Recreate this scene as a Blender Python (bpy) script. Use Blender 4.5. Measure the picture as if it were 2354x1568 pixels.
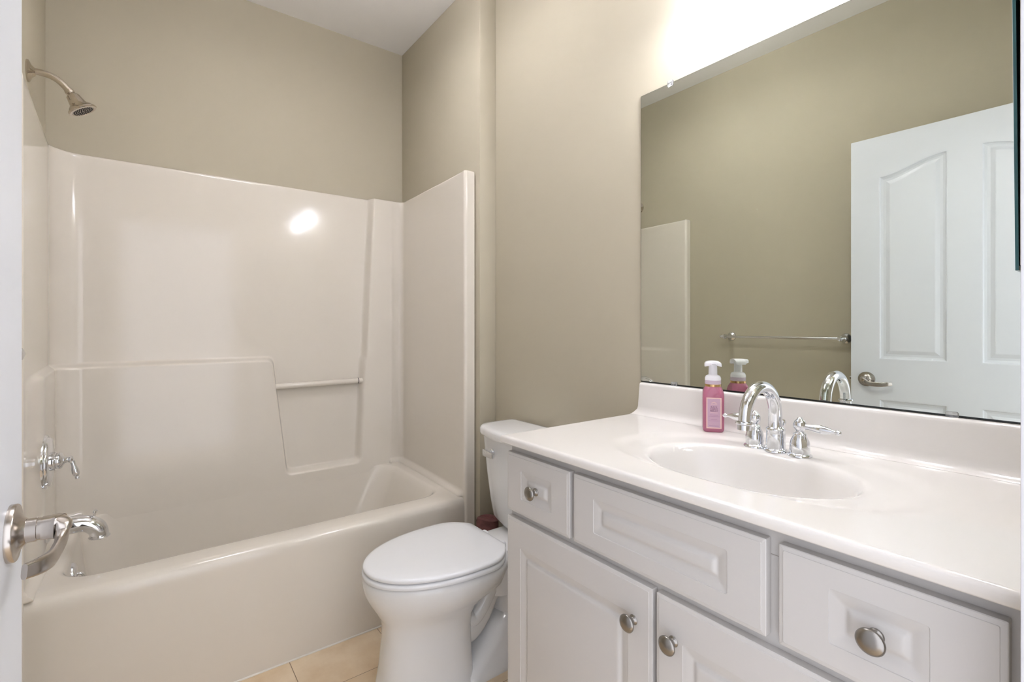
import bpy, bmesh, math, random
from mathutils import Vector, Matrix
from math import sin, cos, pi, radians, sqrt

for o in list(bpy.data.objects):
    bpy.data.objects.remove(o, do_unlink=True)
SC = bpy.context.scene
COL = SC.collection

# ------------------------------------------------------------------ camera
W_PX, H_PX = 2354, 1568
F_PX, YAW, HORIZON, CAM_H = 1123.5, 37.0, 749.0, 1.19
cam_data = bpy.data.cameras.new('camera')
cam_data.sensor_width = 36.0
cam_data.lens = 36.0 * F_PX / W_PX
cam_data.shift_y = -(H_PX / 2 - HORIZON) / W_PX
cam_data.clip_start = 0.01
cam = bpy.data.objects.new('camera', cam_data)
COL.objects.link(cam)
cam.location = (0, 0, CAM_H)
cam.rotation_euler = (radians(90), 0, -radians(YAW))
SC.camera = cam

# ------------------------------------------------------------------ world, exposure
world = bpy.data.worlds.new('world')
SC.world = world
world.use_nodes = True
bg = world.node_tree.nodes['Background']
bg.inputs[0].default_value = (0.90, 0.92, 1.0, 1)      # daylight of the hallway behind the doorway
bg.inputs[1].default_value = 1.8
SC.view_settings.view_transform = 'Standard'
SC.view_settings.look = 'None'
SC.view_settings.exposure = 0.42
SC.view_settings.gamma = 1.0
SC.view_settings.use_curve_mapping = False
BULB_W, LAMP_GLOW, FILL_W = 1.6, 14.0, 15.0


# ------------------------------------------------------------------ dimensions (metres, camera stands at x=0 y=0)
XL, XM = -0.310, 1.285           # left wall, mirror wall
XA, YR, YB = 1.197, 1.827, 2.6506   # alcove's right wall, its front corner, back wall
YW = 0.080                       # inner face of the door wall
ZC = 2.758                       # ceiling
JAMB_R, JAMB_L = 0.672, -0.150


# ------------------------------------------------------------------ materials
def srgb(r, g, b):
    f = lambda c: (c / 255) / 12.92 if c / 255 <= 0.04045 else (((c / 255) + 0.055) / 1.055) ** 2.4
    return (f(r), f(g), f(b), 1)


def mat(name, rgb, rough=0.5, metal=0.0, noise=0.0, nscale=8.0, bump=0.0, bscale=200.0, spec=None, coat=0.0,
        trans=0.0, ior=None, emit=None, estr=0.0):
    m = bpy.data.materials.new(name)
    m.use_nodes = True
    nt = m.node_tree
    p = nt.nodes['Principled BSDF']
    col = srgb(*rgb)
    p.inputs['Base Color'].default_value = col
    p.inputs['Roughness'].default_value = rough
    p.inputs['Metallic'].default_value = metal
    if spec is not None:
        p.inputs['Specular IOR Level'].default_value = spec
    if coat:
        p.inputs['Coat Weight'].default_value = coat
        p.inputs['Coat Roughness'].default_value = 0.03
    if trans:
        p.inputs['Transmission Weight'].default_value = trans
    if ior:
        p.inputs['IOR'].default_value = ior
    if emit:
        p.inputs['Emission Color'].default_value = srgb(*emit)
        p.inputs['Emission Strength'].default_value = estr
    if noise or bump:
        tc = nt.nodes.new('ShaderNodeTexCoord')
    if noise:
        n = nt.nodes.new('ShaderNodeTexNoise')
        n.inputs['Scale'].default_value = nscale
        n.inputs['Detail'].default_value = 4
        nt.links.new(tc.outputs['Object'], n.inputs['Vector'])
        r = nt.nodes.new('ShaderNodeValToRGB')
        r.color_ramp.elements[0].position = 0.3
        r.color_ramp.elements[1].position = 0.7
        r.color_ramp.elements[0].color = tuple(c * (1 - noise) for c in col[:3]) + (1,)
        r.color_ramp.elements[1].color = tuple(min(1, c * (1 + noise)) for c in col[:3]) + (1,)
        nt.links.new(n.outputs['Fac'], r.inputs['Fac'])
        nt.links.new(r.outputs['Color'], p.inputs['Base Color'])
    if bump:
        n2 = nt.nodes.new('ShaderNodeTexNoise')
        n2.inputs['Scale'].default_value = bscale
        n2.inputs['Detail'].default_value = 3
        nt.links.new(tc.outputs['Object'], n2.inputs['Vector'])
        b = nt.nodes.new('ShaderNodeBump')
        b.inputs['Strength'].default_value = bump
        b.inputs['Distance'].default_value = 0.002
        nt.links.new(n2.outputs['Fac'], b.inputs['Height'])
        nt.links.new(b.outputs['Normal'], p.inputs['Normal'])
    return m


M = {}
M['wall'] = mat('wall_paint', (189, 181, 161), 0.75, noise=0.012, nscale=3, bump=0.05, bscale=260, spec=0.25)
M['ceil'] = mat('ceiling_paint', (244, 242, 240), 0.85, noise=0.01, nscale=4, bump=0.05, bscale=200, spec=0.2)
M['trim'] = mat('white_trim_paint', (224, 224, 229), 0.35, noise=0.006, nscale=5)
M['door'] = mat('white_door_paint', (220, 223, 228), 0.38, noise=0.008, nscale=6, bump=0.02, bscale=120)
M['acrylic'] = mat('biscuit_acrylic', (226, 219, 207), 0.10, noise=0.006, nscale=3, spec=0.5)
M['china'] = mat('white_vitreous_china', (233, 233, 232), 0.07, noise=0.004, nscale=4, spec=0.55)
M['seat'] = mat('white_seat_plastic', (236, 237, 238), 0.16, noise=0.004, nscale=6)
M['cab'] = mat('white_thermofoil', (203, 200, 197), 0.36, noise=0.006, nscale=6, bump=0.015, bscale=300)
M['marble'] = mat('cultured_marble', (230, 226, 221), 0.10, noise=0.01, nscale=3.5, spec=0.5)
M['chrome'] = mat('polished_chrome', (226, 228, 232), 0.04, 1.0, noise=0.01, nscale=20)
M['nickel'] = mat('satin_nickel', (152, 148, 143), 0.27, 1.0, noise=0.02, nscale=60)
M['hnickel'] = mat('brushed_handle_nickel', (186, 179, 172), 0.24, 1.0, noise=0.02, nscale=60)
M['bnickel'] = mat('polished_nickel', (205, 196, 184), 0.12, 1.0, noise=0.02, nscale=60)
M['dark'] = mat('dark_rubber', (34, 30, 28), 0.5, noise=0.05, nscale=80)
M['mirror'] = mat('silvered_glass', (222, 226, 218), 0.0, 1.0, noise=0.002, nscale=2)
M['glassedge'] = mat('teal_glass_edge', (38, 96, 100), 0.12, noise=0.12, nscale=14)
M['mirroredge'] = mat('mirror_edge', (40, 42, 41), 0.12, 0.2, noise=0.1, nscale=40)
M['steel'] = mat('cabinet_steel', (168, 160, 152), 0.4, 0.2, noise=0.03, nscale=30)
M['clear'] = mat('clear_plastic', (245, 246, 248), 0.05, trans=0.85, ior=1.45, noise=0.004, nscale=30)
M['caulk'] = mat('white_caulk', (228, 222, 212), 0.5, noise=0.03, nscale=60)
M['soap'] = mat('pink_soap', (212, 132, 160), 0.05, noise=0.05, nscale=18, trans=0.42, ior=1.4)
M['pump'] = mat('white_pump_plastic', (240, 238, 242), 0.22, noise=0.006, nscale=30)
M['collar'] = mat('frosted_collar', (214, 196, 210), 0.22, noise=0.02, nscale=60)
M['gold'] = mat('gold_band', (222, 182, 128), 0.18, 0.9, noise=0.03, nscale=60)
M['label'] = mat('mauve_label', (205, 168, 188), 0.45, noise=0.01, nscale=60)
M['labeledge'] = mat('cream_label_border', (240, 208, 196), 0.4, noise=0.01, nscale=60)
M['ink'] = mat('label_ink', (92, 44, 70), 0.5, noise=0.02, nscale=60)
M['softink'] = mat('label_soft_ink', (160, 118, 146), 0.5, noise=0.02, nscale=60)
M['mauve'] = mat('mauve_brown_leather', (122, 78, 76), 0.6, noise=0.22, nscale=42, bump=0.4, bscale=90)
M['shade'] = mat('lit_frosted_glass', (250, 246, 238), 0.4, noise=0.01, nscale=9, emit=(240, 242, 255), estr=LAMP_GLOW)


def tile_material():
    m = bpy.data.materials.new('beige_stone_tile')
    m.use_nodes = True
    nt = m.node_tree
    p = nt.nodes['Principled BSDF']
    tc = nt.nodes.new('ShaderNodeTexCoord')
    mp = nt.nodes.new('ShaderNodeMapping')
    P = 0.3215
    mp.inputs['Location'].default_value = (-0.4115 / P, -1.643 / P, 0)
    mp.inputs['Scale'].default_value = (1 / P, 1 / P, 1)
    br = nt.nodes.new('ShaderNodeTexBrick')
    br.offset = 0.0
    br.inputs['Scale'].default_value = 1.8
    br.inputs['Mortar Size'].default_value = 0.007
    br.inputs['Mortar Smooth'].default_value = 0.3
    br.inputs['Brick Width'].default_value = 1.8
    br.inputs['Row Height'].default_value = 1.8
    br.inputs['Bias'].default_value = 0.0
    br.inputs['Mortar'].default_value = srgb(140, 118, 96)
    n = nt.nodes.new('ShaderNodeTexNoise')
    n.inputs['Scale'].default_value = 7
    n.inputs['Detail'].default_value = 7
    n.inputs['Roughness'].default_value = 0.62
    r = nt.nodes.new('ShaderNodeValToRGB')
    r.color_ramp.elements[0].position = 0.3
    r.color_ramp.elements[1].position = 0.72
    r.color_ramp.elements[0].color = srgb(216, 190, 154)
    r.color_ramp.elements[1].color = srgb(238, 219, 190)
    nt.links.new(tc.outputs['Object'], mp.inputs['Vector'])
    nt.links.new(mp.outputs['Vector'], br.inputs['Vector'])
    nt.links.new(tc.outputs['Object'], n.inputs['Vector'])
    nt.links.new(n.outputs['Fac'], r.inputs['Fac'])
    nt.links.new(r.outputs['Color'], br.inputs['Color1'])
    nt.links.new(r.outputs['Color'], br.inputs['Color2'])
    nt.links.new(br.outputs['Color'], p.inputs['Base Color'])
    p.inputs['Roughness'].default_value = 0.42
    b = nt.nodes.new('ShaderNodeBump')
    b.inputs['Strength'].default_value = 0.6
    b.inputs['Distance'].default_value = 0.002
    b.invert = True
    nt.links.new(br.outputs['Fac'], b.inputs['Height'])
    nt.links.new(b.outputs['Normal'], p.inputs['Normal'])
    return m


M['tile'] = tile_material()


# ------------------------------------------------------------------ object helpers
def tag(o, label, cat, group=None):
    o['label'] = label
    o['category'] = cat
    if group:
        o['group'] = group
    return o


def thing(name, label, cat, loc):
    o = bpy.data.objects.new(name, None)
    o.empty_display_size = 0.05
    COL.objects.link(o)
    o.location = loc
    tag(o, label, cat)
    o['_base'] = list(loc)
    return o


def base_of(o):
    b = o.get('_base')
    return Vector(b) if b is not None else Vector((0, 0, 0))


class MB:
    """collects faces in world coordinates and links them as one mesh object"""

    def __init__(self):
        self.v, self.f = [], []

    def add(self, verts, faces):
        k = len(self.v)
        self.v += [tuple(p) for p in verts]
        self.f += [tuple(i + k for i in f) for f in faces]
        return self

    def box(self, x0, x1, y0, y1, z0, z1):
        vs = [(x, y, z) for x in (x0, x1) for y in (y0, y1) for z in (z0, z1)]
        fs = [(0, 1, 3, 2), (4, 6, 7, 5), (0, 4, 5, 1), (2, 3, 7, 6), (0, 2, 6, 4), (1, 5, 7, 3)]
        return self.add(vs, fs)

    def rings(self, rs, cap0=True, cap1=True, closed=True):
        n = len(rs[0])
        vs = [p for r in rs for p in r]
        fs = []
        for i in range(len(rs) - 1):
            for j in range(n if closed else n - 1):
                a, b = i * n + j, i * n + (j + 1) % n
                fs.append((a, b, b + n, a + n))
        if cap0:
            fs.append(tuple(range(n - 1, -1, -1)))
        if cap1:
            fs.append(tuple((len(rs) - 1) * n + j for j in range(n)))
        return self.add(vs, fs)

    def lathe(self, prof, origin, axis=(0, 0, 1), n=40, up=None, sq=None):
        """prof: (distance along axis, radius)"""
        o, a = Vector(origin), Vector(axis).normalized()
        u = a.orthogonal().normalized() if up is None else (Vector(up) - a * Vector(up).dot(a)).normalized()
        w = a.cross(u)
        rs = []
        for d, r in prof:
            rs.append([o + a * d + (u * cos(2 * pi * k / n) + w * sin(2 * pi * k / n)) * max(r, 1e-5) for k in range(n)])
        return self.rings(rs)

    def tube(self, pts, rad, n=20, flat=1.0, upv=(0, 0, 1)):
        """pts: path; rad: number or list; flat scales the second axis"""
        pts = [Vector(p) for p in pts]
        R = rad if isinstance(rad, (list, tuple)) else [rad] * len(pts)
        rs = []
        t0 = (pts[1] - pts[0]).normalized()
        u = Vector(upv) - t0 * Vector(upv).dot(t0)
        if u.length < 1e-4:
            u = t0.orthogonal()
        u.normalize()
        for i, p in enumerate(pts):
            t = (pts[min(i + 1, len(pts) - 1)] - pts[max(i - 1, 0)]).normalized()
            u = (u - t * u.dot(t)).normalized()
            w = t.cross(u)
            fl = flat[i] if isinstance(flat, (list, tuple)) else flat
            rs.append([p + u * (R[i] * fl * cos(2 * pi * k / n)) + w * (R[i] * sin(2 * pi * k / n)) for k in range(n)])
        return self.rings(rs)

    def build(self, name, m, parent=None, smooth=40, bevel=0.0, seg=2, label=None, weld=False):
        b = base_of(parent) if parent is not None else Vector((0, 0, 0))
        me = bpy.data.meshes.new(name)
        me.from_pydata([tuple(Vector(p) - b) for p in self.v], [], self.f)
        bm = bmesh.new()
        bm.from_mesh(me)
        if weld:
            bmesh.ops.remove_doubles(bm, verts=bm.verts, dist=1e-5)
        bmesh.ops.recalc_face_normals(bm, faces=bm.faces)
        if bevel:
            es = [e for e in bm.edges if len(e.link_faces) == 2 and e.calc_face_angle(0) > radians(30)]
            bmesh.ops.bevel(bm, geom=es, offset=bevel, segments=seg, profile=0.5, affect='EDGES')
        bm.to_mesh(me)
        bm.free()
        me.materials.append(m)
        if smooth:
            for p in me.polygons:
                p.use_smooth = True
            me.set_sharp_from_angle(angle=radians(smooth))
        o = bpy.data.objects.new(name, me)
        COL.objects.link(o)
        if parent is not None:
            o.parent = parent
            o['_base'] = list(b)
        if label:
            o['label'] = label
        return o


def struct(name, mb, m, **k):
    o = mb.build(name, m, **k)
    o['kind'] = 'structure'
    return o


def rrect(x0, x1, y0, y1, r, z, n=8):
    """rounded rectangle, counter-clockwise, 4*(n+1) points"""
    r = min(r, (x1 - x0) / 2 - 1e-4, (y1 - y0) / 2 - 1e-4)
    out = []
    for cx, cy, a0 in ((x1 - r, y1 - r, 0), (x0 + r, y1 - r, 90), (x0 + r, y0 + r, 180), (x1 - r, y0 + r, 270)):
        for k in range(n + 1):
            a = radians(a0 + 90 * k / n)
            out.append((cx + r * cos(a), cy + r * sin(a), z))
    return out


def smooth01(t):
    t = max(0.0, min(1.0, t))
    return t * t * (3 - 2 * t)


def catmull(pts, per=8):
    pts = [Vector(p) for p in pts]
    P = [pts[0] * 2 - pts[1]] + pts + [pts[-1] * 2 - pts[-2]]
    out = []
    for i in range(1, len(P) - 2):
        a, b, c, d = P[i - 1], P[i], P[i + 1], P[i + 2]
        for k in range(per):
            t = k / per
            out.append(0.5 * ((2 * b) + (c - a) * t + (2 * a - 5 * b + 4 * c - d) * t * t + (3 * b - a - 3 * c + d) * t ** 3))
    out.append(pts[-1])
    return out


def lerpkeys(keys, t):
    for (t0, v0), (t1, v1) in zip(keys, keys[1:]):
        if t <= t1:
            return v0 + (v1 - v0) * (t - t0) / (t1 - t0)
    return keys[-1][1]


# ------------------------------------------------------------------ room shell
struct('floor', MB().box(XL - 0.1, XM + 0.1, -0.5, YB + 0.1, -0.05, 0), M['tile'], smooth=0)
struct('ceiling', MB().box(XL - 0.1, XM + 0.1, YW - 0.115, YB + 0.1, ZC, ZC + 0.05), M['ceil'], smooth=0)
struct('wall_back', MB().box(XL - 0.1, XM + 0.1, YB, YB + 0.1, 0, ZC), M['wall'], smooth=0)
struct('wall_left', MB().box(XL - 0.1, XL, YW - 0.115, YB, 0, ZC), M['wall'], smooth=0)
struct('wall_right', MB().box(XM, XM + 0.1, YW - 0.115, YB, 0, ZC), M['wall'], smooth=0)
struct('wall_alcove', MB().box(XA, XM, YR, YB, 0, ZC), M['wall'], bevel=0.003, smooth=30)
HEAD = 2.065
wf = MB()
wf.box(JAMB_R + 0.02, XM, YW - 0.115, YW, 0, ZC)
wf.box(XL, JAMB_L - 0.02, YW - 0.115, YW, 0, ZC)
wf.box(JAMB_L - 0.02, JAMB_R + 0.02, YW - 0.115, YW, HEAD + 0.02, ZC)
struct('wall_front', wf, M['wall'], smooth=0)
j = MB()
j.box(JAMB_R, JAMB_R + 0.02, YW - 0.117, YW + 0.001, 0, HEAD)
j.box(JAMB_R - 0.011, JAMB_R, YW - 0.075, YW - 0.04, 0, HEAD)
j.box(JAMB_R + 0.006, JAMB_R + 0.02, YW - 0.135, YW - 0.115, 0, HEAD + 0.006)
j.box(JAMB_R + 0.006, JAMB_R + 0.064, YW - 0.135, YW - 0.115, 0, HEAD + 0.064)
struct('trim_1', j, M['trim'], bevel=0.0015, smooth=30)
j = MB()
j.box(JAMB_L - 0.02, JAMB_L, YW - 0.117, YW + 0.001, 0, HEAD)
j.box(JAMB_L - 0.064, JAMB_L - 0.006, YW - 0.135, YW - 0.115, 0, HEAD + 0.064)
struct('trim_2', j, M['trim'], bevel=0.0015, smooth=30)
j = MB()
j.box(JAMB_L - 0.02, JAMB_R + 0.02, YW - 0.117, YW + 0.001, HEAD, HEAD + 0.02)
j.box(JAMB_L - 0.006, JAMB_R + 0.006, YW - 0.135, YW - 0.115, HEAD + 0.006, HEAD + 0.064)
struct('trim_3', j, M['trim'], bevel=0.0015, smooth=30)


def baseboard(name, x0, x1, y0, y1):
    return struct(name, MB().box(x0, x1, y0, y1, 0, 0.095), M['trim'], bevel=0.004, smooth=30)


baseboard('baseboard_left', XL, XL + 0.013, YW + 0.002, 1.855)
baseboard('baseboard_right', XM - 0.013, XM, 1.03, YR - 0.001)


# ------------------------------------------------------------------ open door (hinged at the left, standing open along the left wall)
def door_leaf():
    HX, HY = -0.1435, 0.086         # hinge edge on the room side
    FX, FY = -0.1257, 0.8845        # free edge on the room side
    L = sqrt((FX - HX) ** 2 + (FY - HY) ** 2)
    d = Vector(((FX - HX) / L, (FY - HY) / L, 0))
    nrm = Vector((d.y, -d.x, 0))    # towards the room (+x)
    Z0, Z1, TH = 0.012, 2.056, 0.035

    def pt(s, z, out=0.0):
        return Vector((HX, HY, 0)) + d * s + nrm * out + Vector((0, 0, z))

    emp = bpy.data.objects.new('door_1', None)
    COL.objects.link(emp)
    emp.location = pt(0, 0)
    emp['_base'] = list(pt(0, 0))
    emp['kind'] = 'structure'
    mb = MB()
    # slab without its room face, the room face is built from panels
    s0, s1 = 0.0, L
    corners = [pt(s0, Z0), pt(s1, Z0), pt(s1, Z1), pt(s0, Z1)]
    back = [p - nrm * TH for p in corners]
    vs = corners + back
    mb.add(vs, [(4, 7, 6, 5), (0, 4, 5, 1), (1, 5, 6, 2), (2, 6, 7, 3), (3, 7, 4, 0)])
    # panels: from the hinge: right panel s .104-.348 , left panel s .4505-.690
    pa = (L - 0.690, L - 0.4505)
    pb = (L - 0.348, L - 0.1085)
    # outlines of the panel openings as polylines sampled in s
    NS = 24

    def top_curve(s, up_to_left):
        # s fraction 0..1 ; arch rises towards the door's centre
        t = s if up_to_left else 1 - s
        return 1.872 + 0.056 * smooth01(t)

    def outline(p, lo, hi, arch, inset):
        a, b = p[0] + inset, p[1] - inset
        pts = []
        for k in range(NS + 1):
            pts.append((a + (b - a) * k / NS, lo + inset))
        for k in range(NS + 1):
            f = 1 - k / NS
            s = a + (b - a) * f
            z = hi - inset
            if arch == 1:
                z = top_curve(f, True) - inset
            elif arch == -1:
                z = top_curve(f, False) - inset
            pts.append((s, z))
        return pts
    prof = [(0, 0), (0.004, -0.0005), (0.008, -0.006), (0.016, -0.008), (0.026, -0.0072), (0.040, -0.002), (0.043, -0.0015)]
    panels = [(pa, 1.036, 1.925, 1), (pb, 1.036, 1.925, -1), (pa, 0.215, 0.856, 0), (pb, 0.215, 0.856, 0)]
    for p, lo, hi, arch in panels:
        rs = [[pt(s, z, o) for s, z in outline(p, lo, hi, arch, i)] for i, o in prof]
        mb.rings(rs, cap0=False, cap1=True)
    # stiles and rails around the panels
    def quad(a0, a1, z0, z1):
        mb.add([pt(a0, z0), pt(a1, z0), pt(a1, z1), pt(a0, z1)], [(0, 1, 2, 3)])
    quad(0, pa[0], Z0, Z1)
    quad(pb[1], L, Z0, Z1)
    quad(pa[1], pb[0], Z0, Z1)
    for p, arch in ((pa, 1), (pb, -1)):
        quad(p[0], p[1], Z0, 0.215)
        quad(p[0], p[1], 0.856, 1.036)
        for k in range(NS):
            f0, f1 = k / NS, (k + 1) / NS
            sA, sB = p[0] + (p[1] - p[0]) * f0, p[0] + (p[1] - p[0]) * f1
            zA, zB = top_curve(f0, arch == 1), top_curve(f1, arch == 1)
            mb.add([pt(sA, zA), pt(sB, zB), pt(sB, Z1), pt(sA, Z1)], [(0, 1, 2, 3)])
    mb.build('door_panel', M['door'], emp, smooth=0)
    # latch plate on the free edge
    lp = MB()
    zc = 0.943
    c = pt(L, zc) - nrm * (TH / 2)
    vs = []
    for out in (0.0002, 0.0016):
        for z in (-0.028, 0.028):
            for w in (-0.0125, 0.0125):
                vs.append(c + d * out + nrm * w + Vector((0, 0, z)))
    lp.add(vs, [(0, 1, 3, 2), (4, 6, 7, 5), (0, 4, 5, 1), (2, 3, 7, 6), (0, 2, 6, 4), (1, 5, 7, 3)])
    lp.lathe([(0, 0.008), (0.008, 0.008), (0.011, 0.005)], c, d, 16)
    lp.build('latch_plate', M['nickel'], emp)
    # lever handle on the room side, and one on the far side
    for side in (1, -1):
        o = pt(L - 0.0625, zc, 0.0 if side == 1 else -TH)
        a = nrm * side
        hb = MB()
        hb.lathe([(0, 0.0335), (0.0055, 0.0335), (0.0068, 0.0325), (0.0072, 0.0300), (0.0085, 0.0230), (0.0115, 0.0180), (0.0145, 0.0150)], o, a, 48)
        h = hb.build('door_handle', M['hnickel'], emp, label='satin nickel lever handle with round rose')
        st = MB()
        st.lathe([(0.010, 0.0140), (0.024, 0.0140), (0.0245, 0.0130), (0.040, 0.0130)], o, a, 40)
        st.build('spindle', M['hnickel'], h)
        lv = MB()
        ctl = [(0.0, 0.041, 0), (0.003, 0.0455, -0.002), (0.010, 0.047, -0.0095), (0.022, 0.0465, -0.016), (0.042, 0.0455, -0.018), (0.066, 0.044, -0.017), (0.088, 0.038, -0.014),
               (0.102, 0.029, -0.012)]
        path = catmull([o - d * s + a * q + Vector((0, 0, z)) for s, q, z in ctl], 8)
        path = [o + a * 0.028, o + a * 0.036] + path
        n = len(path)
        rad = [0.0130, 0.0130] + [lerpkeys([(0, 0.0140), (0.1, 0.0120), (0.25, 0.0100), (0.5, 0.0100), (0.8, 0.0095), (1, 0.0080)], k / (n - 3)) for k in range(n - 2)]
        fl = [1.0, 1.0] + [lerpkeys([(0, 1.0), (0.2, 0.95), (0.4, 1.0), (1, 1.0)], k / (n - 3)) for k in range(n - 2)]
        th = [1.0, 1.0] + [lerpkeys([(0, 1.0), (0.2, 0.75), (0.5, 0.42), (1, 0.42)], k / (n - 3)) for k in range(n - 2)]
        # a strap: tall in z, thin across
        pts = [Vector(p) for p in path]
        rs = []
        for i, p in enumerate(pts):
            t = (pts[min(i + 1, n - 1)] - pts[max(i - 1, 0)]).normalized()
            u = Vector((0, 0, 1)) - t * t.z
            u.normalize()
            w = t.cross(u)
            ring = []
            for k in range(24):
                an = 2 * pi * k / 24
                ca, sa = cos(an), sin(an)
                e = 0.6
                ring.append(p + u * (rad[i] * fl[i] * math.copysign(abs(ca) ** e, ca)) + w * (rad[i] * th[i] * math.copysign(abs(sa) ** e, sa)))
            rs.append(ring)
        lv.rings(rs)
        lv.build('lever', M['hnickel'], h)
        if side == 1:
            pb_ = MB()
            pb_.lathe([(0.040, 0.006), (0.054, 0.006), (0.0555, 0.0045)], o, a, 20)
            pb_.build('privacy_button', M['bnickel'], h)
    # hinges
    for z in (0.25, 1.05, 1.85):
        hb = MB()
        hb.lathe([(-0.045, 0.0055), (0.045, 0.0055)], pt(-0.004, z, 0.004), (0, 0, 1), 16)
        hb.build('hinge', M['nickel'], emp)


door_leaf()


# ------------------------------------------------------------------ one-piece bath and shower unit
TX0, TX1, TY0 = XL + 0.001, XA - 0.001, 1.862
RIM = 0.430
bath = thing('bath_shower_unit', 'glossy biscuit one-piece bath and shower surround filling the alcove at the back', 'bathtub', ((TX0 + TX1) / 2, 2.25, 0))


def build_tub():
    N = 14

    def bulge(x):
        return 0.013 * smooth01((x - (TX0 + 0.058)) / 0.022) * smooth01(((TX1 - 0.058) - x) / 0.022)

    def dense(x0, x1, y0, y1, r, z, apron=0.0):
        pts = rrect(x0, x1, y0, y1, r, z, N)
        out = []
        m = len(pts)
        for i in range(m):
            a, b = Vector(pts[i]), Vector(pts[(i + 1) % m])
            out.append(a)
            if (i + 1) % (N + 1) == 0:      # straight side: add points
                for k in range(1, 40):
                    out.append(a.lerp(b, k / 40))
        if apron:
            for p in out:
                if p.y < y0 + 0.03:
                    p.y -= bulge(p.x) * apron
        return out
    R = []
    R.append(dense(TX0, TX1, TY0 + 0.003, 2.636, 0.004, 0.0, 0.6))
    R.append(dense(TX0, TX1, TY0 + 0.004, 2.636, 0.004, 0.03, 0.8))
    R.append(dense(TX0, TX1, TY0 + 0.006, 2.636, 0.004, 0.20, 1))
    R.append(dense(TX0, TX1, TY0 + 0.008, 2.636, 0.004, 0.385, 1))
    R.append(dense(TX0, TX1, TY0 + 0.009, 2.636, 0.004, 0.402, 1))
    R.append(dense(TX0 + 0.002, TX1 - 0.002, TY0 + 0.013, 2.634, 0.006, 0.417, 1))
    R.append(dense(TX0 + 0.006, TX1 - 0.006, TY0 + 0.021, 2.63, 0.01, 0.426, 0.9))
    R.append(dense(TX0 + 0.012, TX1 - 0.012, TY0 + 0.033, 2.62, 0.014, RIM, 0.7))
    # basin
    ix0, ix1, iy0, iy1 = -0.205, 1.086, 1.968, 2.571
    R.append(dense(ix0 - 0.012, ix1 + 0.012, iy0 - 0.012, iy1 + 0.001, 0.11, RIM))
    R.append(dense(ix0 - 0.004, ix1 + 0.004, iy0 - 0.004, iy1 + 0.0005, 0.105, RIM - 0.002))
    R.append(dense(ix0 + 0.004, ix1 - 0.006, iy0 + 0.004, iy1 - 0.0003, 0.10, RIM - 0.009))
    R.append(dense(ix0 + 0.010, ix1 - 0.018, iy0 + 0.010, iy1 - 0.001, 0.10, RIM - 0.028))
    R.append(dense(ix0 + 0.022, ix1 - 0.060, iy0 + 0.022, iy1 - 0.010, 0.11, 0.32))
    R.append(dense(ix0 + 0.038, ix1 - 0.115, iy0 + 0.040, iy1 - 0.028, 0.12, 0.20))
    R.append(dense(ix0 + 0.052, ix1 - 0.160, iy0 + 0.058, iy1 - 0.052, 0.12, 0.12))
    R.append(dense(ix0 + 0.075, ix1 - 0.195, iy0 + 0.085, iy1 - 0.08, 0.11, 0.085))
    R.append(dense(ix0 + 0.11, ix1 - 0.24, iy0 + 0.12, iy1 - 0.115, 0.09, 0.072))
    R.append(dense(ix0 + 0.20, ix1 - 0.34, iy0 + 0.20, iy1 - 0.20, 0.05, 0.070))
    MB().rings(R, cap0=False, cap1=True).build('tub', M['acrylic'], bath, smooth=60)


build_tub()


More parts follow.
